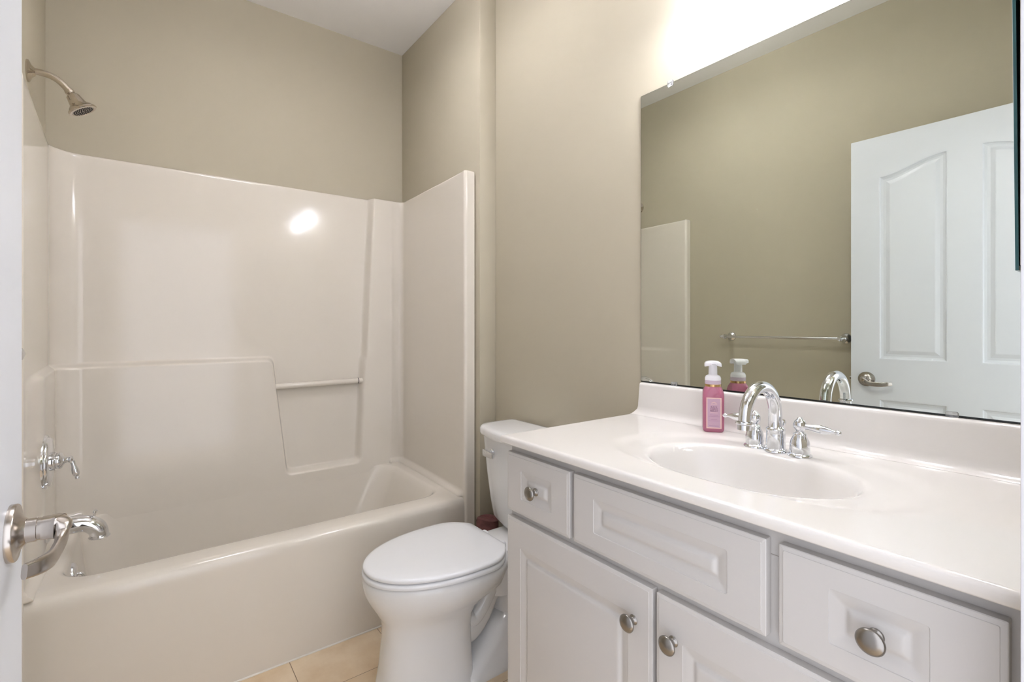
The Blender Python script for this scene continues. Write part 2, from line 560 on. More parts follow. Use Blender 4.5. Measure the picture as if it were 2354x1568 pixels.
def build_surround():
    IX0, IX1 = TX0 + 0.046, TX1 - 0.058      # inner faces of the end panels, at the front
    BX0, BX1 = TX0 + 0.022, TX1 - 0.034      # and at the back corners
    IYB = 2.622                              # face of the recess
    TOP = 1.884
    D = 0.052
    FY = TY0 - 0.004
    ZN, ZT = 0.468, 1.030                    # floor of the niche, top of the low block
    # path in plan: list of (x, y, nx, ny, tag)
    path = []

    def seg(a, b, n, nrm, tg):
        for k in range(n):
            t = k / n
            path.append((a[0] + (b[0] - a[0]) * t, a[1] + (b[1] - a[1]) * t, nrm[0], nrm[1], tg))

    def arc(cx, cy, r, a0, a1, n, sgn, tg):
        for k in range(n):
            a = radians(a0 + (a1 - a0) * k / n)
            path.append((cx + r * cos(a), cy + r * sin(a), sgn * cos(a), sgn * sin(a), tg))
    rf, rb, rl = 0.014, 0.070, 0.095
    seg((TX0, FY + 0.02), (TX0, FY + 0.004), 2, (0, -1), 'f')
    seg((TX0, FY), (IX0 - rf, FY), 6, (0, -1), 'f')
    arc(IX0 - rf, FY + rf, rf, -90, 0, 8, 1, 'f')
    seg((IX0, FY + rf), (BX0, IYB - rl), 40, (1, 0), 'l')
    arc(BX0 + rl, IYB - rl, rl, 180, 90, 18, -1, 'l')
    i0 = len(path)
    x_l, x_r = BX0 + rl, BX1 - rb
    NB = 230
    seg((x_l, IYB), (x_r, IYB), NB, (0, -1), 'b')
    i1 = len(path)
    arc(BX1 - rb, IYB - rb, rb, 90, 0, 14, -1, 'r')
    seg((BX1, IYB - rb), (IX1, FY + rf), 40, (-1, 0), 'r')
    arc(IX1 + rf, FY + rf, rf, 180, 270, 8, 1, 'f')
    seg((IX1 + rf, FY), (TX1, FY), 6, (0, -1), 'f')
    path.append((TX1, FY + 0.02, 0, -1, 'f'))

    def xb(z):
        return 0.566 - (z - 0.458) * (0.066 / 0.57)

    def xc(z):
        return 0.918 + (z - 0.46) * (0.067 / 1.42)

    def smax(a, b, k):
        h = max(0.0, min(1.0, 0.5 + 0.5 * (a - b) / k))
        return b * (1 - h) + a * h + k * h * (1 - h)

    def smin(a, b, k):
        return -smax(-a, -b, k)

    # knots in the back's own coordinate: rest position -> where the relief edges sit at height z
    def warp(x, z):
        ks = [(x_l, x_l), (0.52, xb(min(z, 1.06))), (0.95, xc(z)), (x_r, x_r)]
        for (a, A), (b, B) in zip(ks, ks[1:]):
            if x <= b:
                return A + (B - A) * (x - a) / (b - a)
        return x_r
    zs = []

    def zr(a, b, n):
        for k in range(n):
            zs.append(a + (b - a) * k / n)
    zs += [0.0, 0.10, 0.25, 0.38, RIM - 0.012, RIM - 0.0015]
    zr(RIM, RIM + 0.03, 8)
    zr(RIM + 0.03, 0.52, 20)
    zr(0.52, 0.98, 30)
    zr(0.98, 1.07, 24)
    zr(1.07, TOP - 0.012, 40)
    zs += [TOP - 0.012, TOP - 0.006, TOP - 0.002, TOP]
    rows = []
    for z in zs:
        row = []
        foot = 0.020 * (1 - smooth01((z - RIM) / 0.028)) if RIM - 0.001 < z < RIM + 0.028 else 0.0
        lip = 0.0
        if z > TOP - 0.013:
            q = (z - (TOP - 0.012)) / 0.012
            lip = -0.010 * (1 - sqrt(max(0.0, 1 - q * q)))
        for idx, (x, y, nx, ny, tg) in enumerate(path):
            off = foot + lip
            if tg == 'f':
                off = lip * 0.4
            if tg == 'b':
                x = warp(x, z)
                off = lip
            if tg in 'blr':
                if tg == 'l':
                    sx = x_l - 0.3
                elif tg == 'r':
                    sx = 2.0
                else:
                    sx = x
                kz = 0.03
                A = smax(smax(xb(z) - sx, ZN - z, kz), sx - xc(z), kz)
                B = smax(sx - xc(z), ZT - z, 0.012)
                sd = smin(A, B, 0.03)
                h = smooth01((sd + 0.011) / 0.022)
                amt = D * h
                if tg == 'l':       # fades towards the front of the left panel
                    if abs(nx) < 0.999:
                        amt = D * h * (0.35 + 0.65 * smooth01(abs(ny)))
                    else:
                        amt = D * h * 0.35 * smooth01((y - (FY + 0.03)) / 0.30)
                if tg == 'r':
                    if abs(nx) < 0.999:
                        amt = D * smooth01(abs(ny)) if abs(ny) > 0 else 0
                    else:
                        amt = 0.0
                off += amt
            row.append((x + nx * off, y + ny * off, z))
        rows.append(row)
    # lip back to the wall
    row = []
    for (x, y, nx, ny, tg), p in zip(path, rows[-1]):
        ex, ey = p[0], p[1]
        if tg in 'lf' and x < 0.3:
            ex = TX0
        if tg in 'rf' and x > 0.6:
            ex = TX1
        if tg == 'b':
            ey = YB - 0.001
        if tg in 'lr' and abs(nx) < 0.999:
            ey = YB - 0.001
        if tg == 'f':
            ey = p[1] + 0.012
        row.append((ex, ey, TOP))
    rows.append(row)
    MB().rings(rows, cap0=False, cap1=False, closed=False).build('surround', M['acrylic'], bath, smooth=65)
    # bar across the niche
    zb = 0.897
    bar = MB()
    bar.lathe([(0, 0.0145), (0.4, 0.0145), (0.452, 0.0145)], (0.500, 2.597, zb - 0.004), (1, 0, 0.006), 24)
    b = bar.build('bar', M['acrylic'], bath)
    cap = MB()
    cap.lathe([(0.418, 0.0152), (0.4215, 0.0152)], (0.500, 2.597, zb - 0.004), (1, 0, 0.006), 24)
    cap.build('end_ring', M['dark'], b, label='dark ring at bar end')
    # caulk bead where the apron meets the floor
    cb = MB()
    pts = [(TX0 + 0.002 + (TX1 - TX0 - 0.004) * k / 40, TY0 - 0.006, 0.002) for k in range(41)]
    cb.tube(pts, 0.0035, 8)
    cb.build('caulk_bead', M['caulk'], bath)


build_surround()

# overflow plate with trip lever on the tub's drain end
ov = MB()
oa = Vector((1, 0, 0.12)).normalized()
oc = Vector((-0.190, 2.20, 0.352))
ov.lathe([(-0.006, 0.040), (0.004, 0.040), (0.009, 0.037), (0.012, 0.030), (0.013, 0.0)], oc, oa, 40)
ovo = ov.build('overflow_plate', M['chrome'], bath, label='chrome round overflow plate')
tl = MB()
tl.tube(catmull([oc + oa * 0.010, oc + oa * 0.022 + Vector((0, 0, -0.004)), oc + oa * 0.030 + Vector((0, 0, -0.018)), oc + oa * 0.031 + Vector((0, 0, -0.030))], 6), 0.0045, 12)
tl.build('trip_lever', M['chrome'], ovo)

# shower head
sh = thing('wall_shower', 'satin nickel shower head on a curved arm high on left alcove wall', 'shower head', (XL, 2.27, 2.035))
sx, sy, sz = XL, 2.27, 2.040
fl = MB()
fl.lathe([(0, 0.036), (0.004, 0.036), (0.006, 0.033), (0.012, 0.020), (0.020, 0.0125), (0.022, 0.0)], (sx, sy, sz), (1, 0, 0), 40)
fl.build('flange', M['bnickel'], sh)
arm = catmull([(sx + 0.004, sy, sz), (sx + 0.025, sy, sz + 0.003), (sx + 0.055, sy, sz), (sx + 0.080, sy, sz - 0.013), (sx + 0.104, sy, sz - 0.039)], 8)
MB().tube(arm, 0.0105, 20).build('arm', M['bnickel'], sh)
hd = MB()
ha = Vector((0.52, 0, -0.85)).normalized()
ho = Vector(arm[-1]) - ha * 0.004
hd.lathe([(0.0000, 0.0125), (0.0045, 0.0135), (0.0112, 0.0135), (0.0123, 0.0120), (0.0168, 0.0145), (0.0224, 0.0198), (0.0470, 0.0243), (0.0515, 0.0266), (0.0582, 0.0339), (0.0650, 0.0373),
          (0.0672, 0.0418), (0.0722, 0.0435), (0.0750, 0.0407), (0.0750, 0.0339), (0.0734, 0.0328), (0.0734, 0.0000)], ho, ha, 48)
hdo = hd.build('head', M['bnickel'], sh)
fp = MB()
fp.lathe([(0.0725, 0.0312), (0.0744, 0.0306), (0.0744, 0)], ho, ha, 40)
fpo = fp.build('spray_plate', M['steel'], hdo)
nz = MB()
u = ha.orthogonal().normalized()
w = ha.cross(u)
for rr, cnt in ((0.0065, 6), (0.014, 12), (0.021, 18), (0.0275, 22)):
    for k in range(cnt):
        a = 2 * pi * k / cnt
        nz.lathe([(0.0738, 0.0021), (0.0764, 0.0016), (0.0766, 0)], ho + (u * cos(a) + w * sin(a)) * rr, ha, 8)
nzo = nz.build('nozzles', M['dark'], hdo)
nzo['kind'] = 'stuff'

# shower valve
SVX = XL + 0.049
sv = thing('shower_valve', 'chrome round shower valve with lever handle on left alcove wall', 'shower valve', (SVX, 2.18, 0.746))
vb = MB()
vb.lathe([(-0.016, 0.088), (0.008, 0.088), (0.0105, 0.086), (0.0115, 0.080), (0.017, 0.079), (0.0195, 0.076), (0.021, 0.066), (0.022, 0.040), (0.022, 0.0)], (SVX, 2.18, 0.746), (1, 0, 0), 64)
vb.build('escutcheon', M['chrome'], sv)
vh = MB()
vh.lathe([(0.0200, 0.030), (0.0306, 0.030), (0.0319, 0.026), (0.0385, 0.026), (0.0411, 0.027), (0.0464, 0.024), (0.0504, 0.015), (0.0543, 0.010), (0.0609, 0.008), (0.0636, 0.011),
          (0.0688, 0.012), (0.0735, 0.008), (0.0748, 0)], (SVX, 2.18, 0.746), (1, 0, 0), 40)
vh.build('hub', M['chrome'], sv)
vl = MB()
ld = Vector((0.22, 0.0, -1)).normalized()
vl.lathe([(0.006, 0.0065), (0.020, 0.006), (0.036, 0.0095), (0.048, 0.0105), (0.056, 0.008), (0.060, 0.0045), (0.063, 0.0065), (0.068, 0.006), (0.070, 0)],
         (SVX + 0.070, 2.18, 0.746), ld, 24)
vl.build('lever', M['chrome'], sv)

# tub spout
SPX = XL + 0.058
sp = thing('tub_spout', 'chrome curved tub spout with diverter knob below shower valve', 'tub spout', (SPX, 2.19, 0.528))
spm = MB()
pth = catmull([(SPX - 0.012, 2.19, 0.520), (SPX + 0.02, 2.19, 0.523), (SPX + 0.07, 2.19, 0.524), (SPX + 0.100, 2.19, 0.519), (SPX + 0.122, 2.19, 0.502), (SPX + 0.130, 2.19, 0.482), (SPX + 0.131, 2.19, 0.470)], 8)
n = len(pth)
spm.tube(pth, [lerpkeys([(0, 0.034), (0.12, 0.031), (0.4, 0.0275), (0.65, 0.027), (0.9, 0.0255), (1, 0.0275)], k / (n - 1)) for k in range(n)], 32, upv=(0, 1, 0))
spm.lathe([(0, 0.0275), (0.003, 0.0300), (0.006, 0.0275)], (SPX + 0.131, 2.19, 0.466), (0, 0, 1), 32)
spm.lathe([(-0.012, 0.038), (0.004, 0.038), (0.008, 0.034)], (SPX, 2.19, 0.520), (1, 0, 0), 32)
spm.build('body', M['chrome'], sp)
dv = MB()
dv.lathe([(0, 0.003), (0.016, 0.003), (0.018, 0.006), (0.024, 0.0075), (0.026, 0.005), (0.027, 0)], (SPX + 0.116, 2.19, 0.535), (0.15, 0, 1), 20)
dv.build('diverter_knob', M['chrome'], sp)

# ------------------------------------------------------------------ towel bar on the left wall
tb = thing('towel_bar', 'chrome towel bar on left wall between shower and open door', 'towel bar', (XL, 1.275, 1.125))
for yy, sg in ((1.575, 1), (0.965, -1)):
    t = MB()
    t.lathe([(0, 0.027), (0.004, 0.027), (0.008, 0.024), (0.014, 0.014), (0.022, 0.010), (0.060, 0.0095), (0.068, 0.013), (0.078, 0.0155), (0.088, 0.013), (0.093, 0.0)],
            (XL, yy, 1.125), (1, 0, 0), 32)
    po = t.build('post', M['chrome'], tb)
    t = MB()
    t.lathe([(0.010, 0.009), (0.016, 0.0075), (0.020, 0.0105), (0.028, 0.009), (0.034, 0.004), (0.036, 0)], (XL + 0.078, yy, 1.125), (0, sg, 0), 24)
    t.build('finial', M['chrome'], po)
MB().tube([(XL + 0.078, 1.575, 1.125), (XL + 0.078, 0.965, 1.125)], 0.0075, 20).build('rod', M['chrome'], tb)


# ------------------------------------------------------------------ toilet
TCY = 1.475
toi = thing('toilet', 'white elongated two-piece toilet with closed lid between bathtub and vanity', 'toilet', (0.85, TCY, 0))


def egg(x0, xw, x1, hy, z, pf=2.0, pb=2.4, back=1.0, n=36):
    """outline from the front tip x0 over the widest place xw to the back x1; counter-clockwise"""
    side = []
    for k in range(n + 1):
        t = k / n
        a = pi * t
        if a <= pi / 2:
            x = xw - (xw - x0) * cos(a)
            y = hy * sin(a) ** (2 / pf)
        else:
            x = xw - (x1 - xw) * math.copysign(abs(cos(a)) ** (2 / pb), cos(a))
            y = hy * abs(sin(a)) ** (2 / pb)
        side.append((x, y))
    pts = [(x, TCY - y, z) for x, y in side] + [(x, TCY + y, z) for x, y in side[-2:0:-1]]
    return pts


def lidline(inset, z, x0=0.545, x1=1.005, hy=0.190, n=40):
    xs = []
    for k in range(n + 1):
        a = pi / 2 * k / n
        xs.append(0.86 - (0.86 - x0 - inset) * cos(a))
    for k in range(1, 17):
        xs.append(0.86 + (x1 - inset - 0.86) * k / 16)
    side = []
    for x in xs:
        if x <= 0.86:
            q = (0.86 - x) / (0.86 - x0 - inset)
            wv = (hy - inset) * max(0.0, 1 - q ** 2.15) ** (1 / 2.05)
        else:
            wv = (hy - inset) * (1 - ((x - 0.86) / 0.1875) ** 3)
        side.append((x, wv))
    return [(x, TCY - y, z) for x, y in side] + [(x, TCY + y, z) for x, y in side[::-1][:-1]]


def build_toilet():
    # bowl and pedestal in one
    R = []
    E = egg
    R.append(E(0.572, 0.76, 0.90, 0.118, 0.000, 2.6, 4))
    R.append(E(0.572, 0.76, 0.90, 0.118, 0.012, 2.6, 4))
    R.append(E(0.582, 0.76, 0.897, 0.110, 0.022, 2.6, 4))
    R.append(E(0.596, 0.76, 0.893, 0.106, 0.10, 2.6, 4))
    R.append(E(0.606, 0.76, 0.890, 0.104, 0.19, 2.6, 4))
    R.append(E(0.606, 0.77, 0.895, 0.107, 0.235, 2.5, 4))
    R.append(E(0.596, 0.78, 0.915, 0.120, 0.265, 2.4, 3.4))
    R.append(E(0.578, 0.80, 0.955, 0.144, 0.295, 2.2, 3.0))
    R.append(E(0.560, 0.83, 1.010, 0.168, 0.325, 2.1, 2.8))
    R.append(E(0.548, 0.85, 1.025, 0.181, 0.352, 2.05, 2.4))
    R.append(E(0.544, 0.86, 1.040, 0.186, 0.375, 2.05, 2.3))
    R.append(E(0.545, 0.86, 1.040, 0.186, 0.392, 2.05, 2.3))
    R.append(E(0.549, 0.86, 1.038, 0.182, 0.397, 2.05, 2.3))
    R.append(E(0.556, 0.86, 1.033, 0.175, 0.399, 2.05, 2.3))
    bowl = MB().rings(R).build('bowl', M['china'], toi, smooth=50)
    # deck behind the seat that carries the tank
    dk = MB()
    rs = []
    for z, x0, x1, hy, r in ((0.24, 0.98, 1.19, 0.085, 0.04), (0.31, 0.96, 1.22, 0.088, 0.04), (0.36, 0.95, 1.24, 0.090, 0.04), (0.385, 0.945, 1.245, 0.092, 0.04), (0.397, 0.95, 1.242, 0.090, 0.038), (0.401, 0.958, 1.235, 0.083, 0.032)):
        rs.append(rrect(x0, x1, TCY - hy, TCY + hy, r, z))
    dk.rings(rs)
    dk.build('deck', M['china'], toi, smooth=50)
    # the trapway, a bent tube behind the pedestal
    tw = MB()
    pt = catmull([(0.86, TCY, 0.17), (0.895, TCY, 0.155), (0.945, TCY, 0.185), (0.985, TCY, 0.255), (1.03, TCY, 0.315), (1.085, TCY, 0.305), (1.105, TCY, 0.24), (1.10, TCY, 0.15), (1.09, TCY, 0.02)], 8)
    tw.tube(pt, [0.068 + 0.006 * sin(k * 0.25) for k in range(len(pt))], 28, upv=(0, 1, 0))
    tw.build('trapway', M['china'], toi, smooth=60)
    rb = MB()
    for dy in (-0.052, 0.052):
        pt2 = catmull([(0.875, TCY + dy, 0.20), (0.905, TCY + dy, 0.185), (0.94, TCY + dy, 0.215), (0.985, TCY + dy, 0.285), (1.02, TCY + dy * 0.9, 0.35)], 8)
        rb.tube(pt2, 0.026, 20, upv=(0, 1, 0))
    rb.build('trapway_rib', M['china'], toi, smooth=60)
    ft = MB()
    rs = []
    for z, x0, x1, hy, r in ((0.0, 0.84, 1.20, 0.118, 0.05), (0.014, 0.84, 1.20, 0.118, 0.05), (0.024, 0.85, 1.193, 0.110, 0.05), (0.05, 0.90, 1.17, 0.096, 0.05), (0.09, 0.96, 1.155, 0.082, 0.05), (0.125, 0.99, 1.145, 0.072, 0.05), (0.15, 1.01, 1.135, 0.055, 0.045), (0.158, 1.03, 1.12, 0.035, 0.03)):
        rs.append(rrect(x0, x1, TCY - hy, TCY + hy, r, z))
    ft.rings(rs)
    ft.build('foot', M['china'], toi, smooth=60)
    for dy in (-0.088, 0.088):
        bc = MB()
        bc.lathe([(0.02, 0.016), (0.032, 0.0155), (0.040, 0.011), (0.043, 0.0)], (1.005, TCY + dy, 0.004), (0, 0, 1), 24)
        bc.build('bolt_cap', M['seat'], toi)
    # seat ring (closed, seen from outside) and lid
    st = MB().rings([lidline(0.006, 0.4005, 0.542, 1.008, 0.191), lidline(0.001, 0.403, 0.542, 1.008, 0.191), lidline(0.0, 0.408, 0.542, 1.008, 0.191), lidline(0.001, 0.414, 0.542, 1.008, 0.191), lidline(0.006, 0.4175, 0.542, 1.008, 0.191)])
    st.build('seat', M['seat'], toi, smooth=50)
    ld = MB().rings([lidline(0.010, 0.4205), lidline(0.002, 0.4215), lidline(0.0, 0.426), lidline(0.001, 0.431), lidline(0.005, 0.4345), lidline(0.014, 0.4365), lidline(0.04, 0.438), lidline(0.10, 0.439)])
    ld.build('lid', M['seat'], toi, smooth=50)
    for dy in (0.045, -0.045):
        MB().box(0.562, 0.585, TCY + dy - 0.010, TCY + dy + 0.010, 0.4165, 0.4215).build('bumper', M['clear'], toi)
    for dy in (-0.055, 0.055):
        MB().rings([rrect(1.002, 1.036, TCY + dy - 0.015, TCY + dy + 0.015, 0.008, z) for z in (0.397, 0.414)] + [rrect(1.006, 1.032, TCY + dy - 0.011, TCY + dy + 0.011, 0.006, 0.4185)]).build('hinge', M['seat'], toi)

    # tank: bowed front
    def tank_ring(xf, xb_, hy, z, bow=0.022, r=0.045, n=10):
        pts = []
        # back edge (towards the wall) then front with bow, counter clockwise from back right
        pts += [(xb_, TCY + hy - 0.02, z), (xb_ - 0.006, TCY + hy - 0.005, z), (xb_ - 0.02, TCY + hy, z)]
        for k in range(n + 1):
            a = pi / 2 * k / n
            pts.append((xf + bow + r - r * sin(a), TCY + hy - r + r * cos(a), z))
        m = 14
        for k in range(1, m):
            y = (hy - r) * (1 - 2 * k / m)
            pts.append((xf + bow * (y / (hy - r)) ** 2, TCY + y, z))
        for k in range(n + 1):
            a = pi / 2 * k / n
            pts.append((xf + bow + r - r * cos(a), TCY - (hy - r) - r * sin(a), z))
        pts += [(xb_ - 0.02, TCY - hy, z), (xb_ - 0.006, TCY - hy + 0.005, z), (xb_, TCY - hy + 0.02, z)]
        return pts
    tk = MB().rings([tank_ring(1.128, 1.240, 0.140, 0.402), tank_ring(1.112, 1.250, 0.158, 0.410), tank_ring(1.100, 1.255, 0.168, 0.43), tank_ring(1.090, 1.262, 0.176, 0.50),
                     tank_ring(1.080, 1.264, 0.184, 0.60), tank_ring(1.072, 1.266, 0.190, 0.70), tank_ring(1.068, 1.268, 0.192, 0.752)])
    tk.build('tank', M['china'], toi, smooth=50)
    tl = MB().rings([tank_ring(1.062, 1.268, 0.196, 0.7525, 0.024, 0.05), tank_ring(1.053, 1.270, 0.203, 0.756, 0.026, 0.055), tank_ring(1.049, 1.271, 0.207, 0.764, 0.026, 0.06), tank_ring(1.049, 1.271, 0.207, 0.780, 0.026, 0.06),
                     tank_ring(1.052, 1.270, 0.204, 0.787, 0.026, 0.06), tank_ring(1.058, 1.266, 0.199, 0.791, 0.026, 0.055), tank_ring(1.075, 1.25, 0.18, 0.793, 0.024, 0.05)])
    tl.build('tank_lid', M['china'], toi, smooth=50)
    # flush lever on the tank's front, far corner
    fv = MB()
    fx, fy, fz = 1.068, TCY + 0.078, 0.702
    fv.lathe([(0, 0.013), (0.008, 0.013), (0.010, 0.010), (0.018, 0.008)], (fx + 0.012, fy, fz), (-1, 0, 0), 24)
    rs = []
    for s, hx, hz in ((-0.015, 0.006, 0.011), (-0.012, 0.008, 0.0135), (0.014, 0.007, 0.0125), (0.055, 0.005, 0.0105), (0.062, 0.004, 0.009)):
        rs.append([(fx - 0.018 + a * hx - s * 0.15, fy + 0.01 - s, fz + b * hz) for a, b in ((-1, -1), (1, -1), (1, 1), (-1, 1))])
    fv.rings(rs)
    fv.build('flush_lever', M['chrome'], toi, smooth=30, bevel=0.0015)


build_toilet()


# ------------------------------------------------------------------ mauve canister behind the toilet
def build_canister():
    cx, cy = 1.187, 1.752
    c = thing('canister', 'small mauve-brown canister standing behind the toilet by alcove corner', 'canister', (cx, cy, 0))
    n = 64
    rs = []
    for z, r in ((0.0, 0.044), (0.006, 0.0455), (0.12, 0.047), (0.25, 0.048), (0.348, 0.0485)):
        rs.append([(cx + r * cos(2 * pi * k / n), cy + r * sin(2 * pi * k / n), z + (0.006 * sin(2 * pi * k / n + 0.6) if z > 0.3 else 0)) for k in range(n)])
    for z, r in ((0.351, 0.0475), (0.349, 0.0462), (0.2, 0.0455)):
        rs.append([(cx + r * cos(2 * pi * k / n), cy + r * sin(2 * pi * k / n), z + (0.006 * sin(2 * pi * k / n + 0.6) if z > 0.3 else 0)) for k in range(n)])
    MB().rings(rs).build('body', M['mauve'], c, smooth=50)
    rs = []
    for z, r in ((0.21, 0.0440), (0.350, 0.0450), (0.3545, 0.0444), (0.3555, 0.0425), (0.3530, 0.030), (0.3520, 0.012)):
        rs.append([(cx + r * cos(2 * pi * k / n), cy + r * sin(2 * pi * k / n), z + (-0.012 * sin(2 * pi * k / n + 1.4) if z > 0.3 else 0)) for k in range(n)])
    MB().rings(rs).build('liner', M['mauve'], c, smooth=50)


build_canister()

# ------------------------------------------------------------------ vanity cabinet
VX, VF = 0.763, 0.745               # face frame, faces of the fronts
VY0, VY1 = YW + 0.003, 1.012
VZ = 0.8900
van = thing('vanity_cabinet', 'white vanity cabinet with raised panel drawers and doors under the counter', 'cabinet', ((VX + XM) / 2, (VY0 + VY1) / 2, 0))
cb = MB()
cb.box(VX, VX + 0.019, VY0, VY1, 0.10, VZ)                    # face frame
cb.box(VX + 0.0185, XM - 0.002, VY1 - 0.016, VY1, 0.0, VZ)    # left end
cb.box(VX + 0.0185, XM - 0.002, VY0, VY0 + 0.016, 0.0, VZ)    # right end
cb.box(VX + 0.0185, XM - 0.002, VY0 + 0.016, VY1 - 0.016, 0.10, 0.116)
cb.box(XM - 0.010, XM - 0.002, VY0 + 0.016, VY1 - 0.016, 0.116, VZ)
cb.build('carcass', M['cab'], van, smooth=0)
MB().box(VX + 0.075, VX + 0.090, VY0 + 0.016, VY1 - 0.016, 0.001, 0.0995).build('toe_kick', M['cab'], van, smooth=0)
# seams of the face frame, seen between the false front and the right drawer
for yy, z in ((0.345, 0.843), (0.775, 0.843)):
    MB().box(VX - 0.0004, VX + 0.001, yy - 0.022, yy + 0.022, z - 0.0004, z + 0.0004).build('frame_seam', M['steel'], van, smooth=0)


def front(name, y0, y1, z0, z1, ih, iv):
    prof = [(0.0, VX - 0.0006), (0.0, VF + 0.0030), (0.0010, VF + 0.0020), (0.0065, VF + 0.0008), (0.0071, VF), (None, VF), (0.0006, VF + 0.0012), (0.006, VF + 0.0020), (0.012, VF + 0.0036),
            (0.0165, VF + 0.0056), (0.0190, VF + 0.0061), (0.0215, VF + 0.0052), (0.0240, VF + 0.0028), (0.0265, VF + 0.0014), (0.0300, VF + 0.0010)]
    rs = []
    inner = False
    for i, x in prof:
        if i is None:
            inner = True
            i = 0.0
        a, b = (i + ih, i + iv) if inner else (i, i)
        rad = 0.004 if inner else 0.002
        rr = rrect(y0 + a, y1 - a, z0 + b, z1 - b, rad, 0, 3)
        rs.append([(x, p[0], p[1]) for p in rr])
    return MB().rings(rs).build(name, M['cab'], van, smooth=28)


def knob(par, y, z):
    k = MB()
    k.lathe([(0.0005, 0.0095), (0.002, 0.0095), (0.0032, 0.0085), (0.0045, 0.0062), (0.008, 0.0050), (0.013, 0.0055), (0.0165, 0.0085), (0.0190, 0.0148), (0.0206, 0.0165), (0.0222, 0.0166),
             (0.0240, 0.0152), (0.0262, 0.0115), (0.0275, 0.006), (0.0279, 0.0)], (VF + 0.0016, y, z), (-1, 0, 0), 48)
    return k.build('knob', M['nickel'], par, smooth=60, label='satin nickel mushroom knob')


dz0, dz1 = 0.7215, 0.869
d1 = front('drawer', 0.781, 1.0105, dz0, dz1, 0.058, 0.038)
knob(d1, 0.896, 0.7935)
ff = front('false_front', 0.357, 0.769, dz0, dz1, 0.060, 0.038)
d3 = front('drawer', 0.0985, 0.3385, dz0, dz1, 0.066, 0.036)
knob(d3, 0.2185, 0.7945)
r1 = front('door', 0.5625, 1.0105, 0.115, 0.705, 0.055, 0.066)
knob(r1, 0.6045, 0.6300)
r2 = front('door', 0.0985, 0.5535, 0.115, 0.705, 0.055, 0.066)
knob(r2, 0.5165, 0.6340)

# ------------------------------------------------------------------ vanity top with integral bowl
CT0, CT1 = 0.8905, 0.910
CX0, CX1, CY0, CY1 = 0.732, XM - 0.001, YW + 0.002, 1.021
BCX, BCY = 0.972, 0.512
top = thing('sink_counter', 'off-white glossy vanity top with oval sink and backsplash below the mirror', 'countertop', ((CX0 + CX1) / 2, (CY0 + CY1) / 2, CT0))


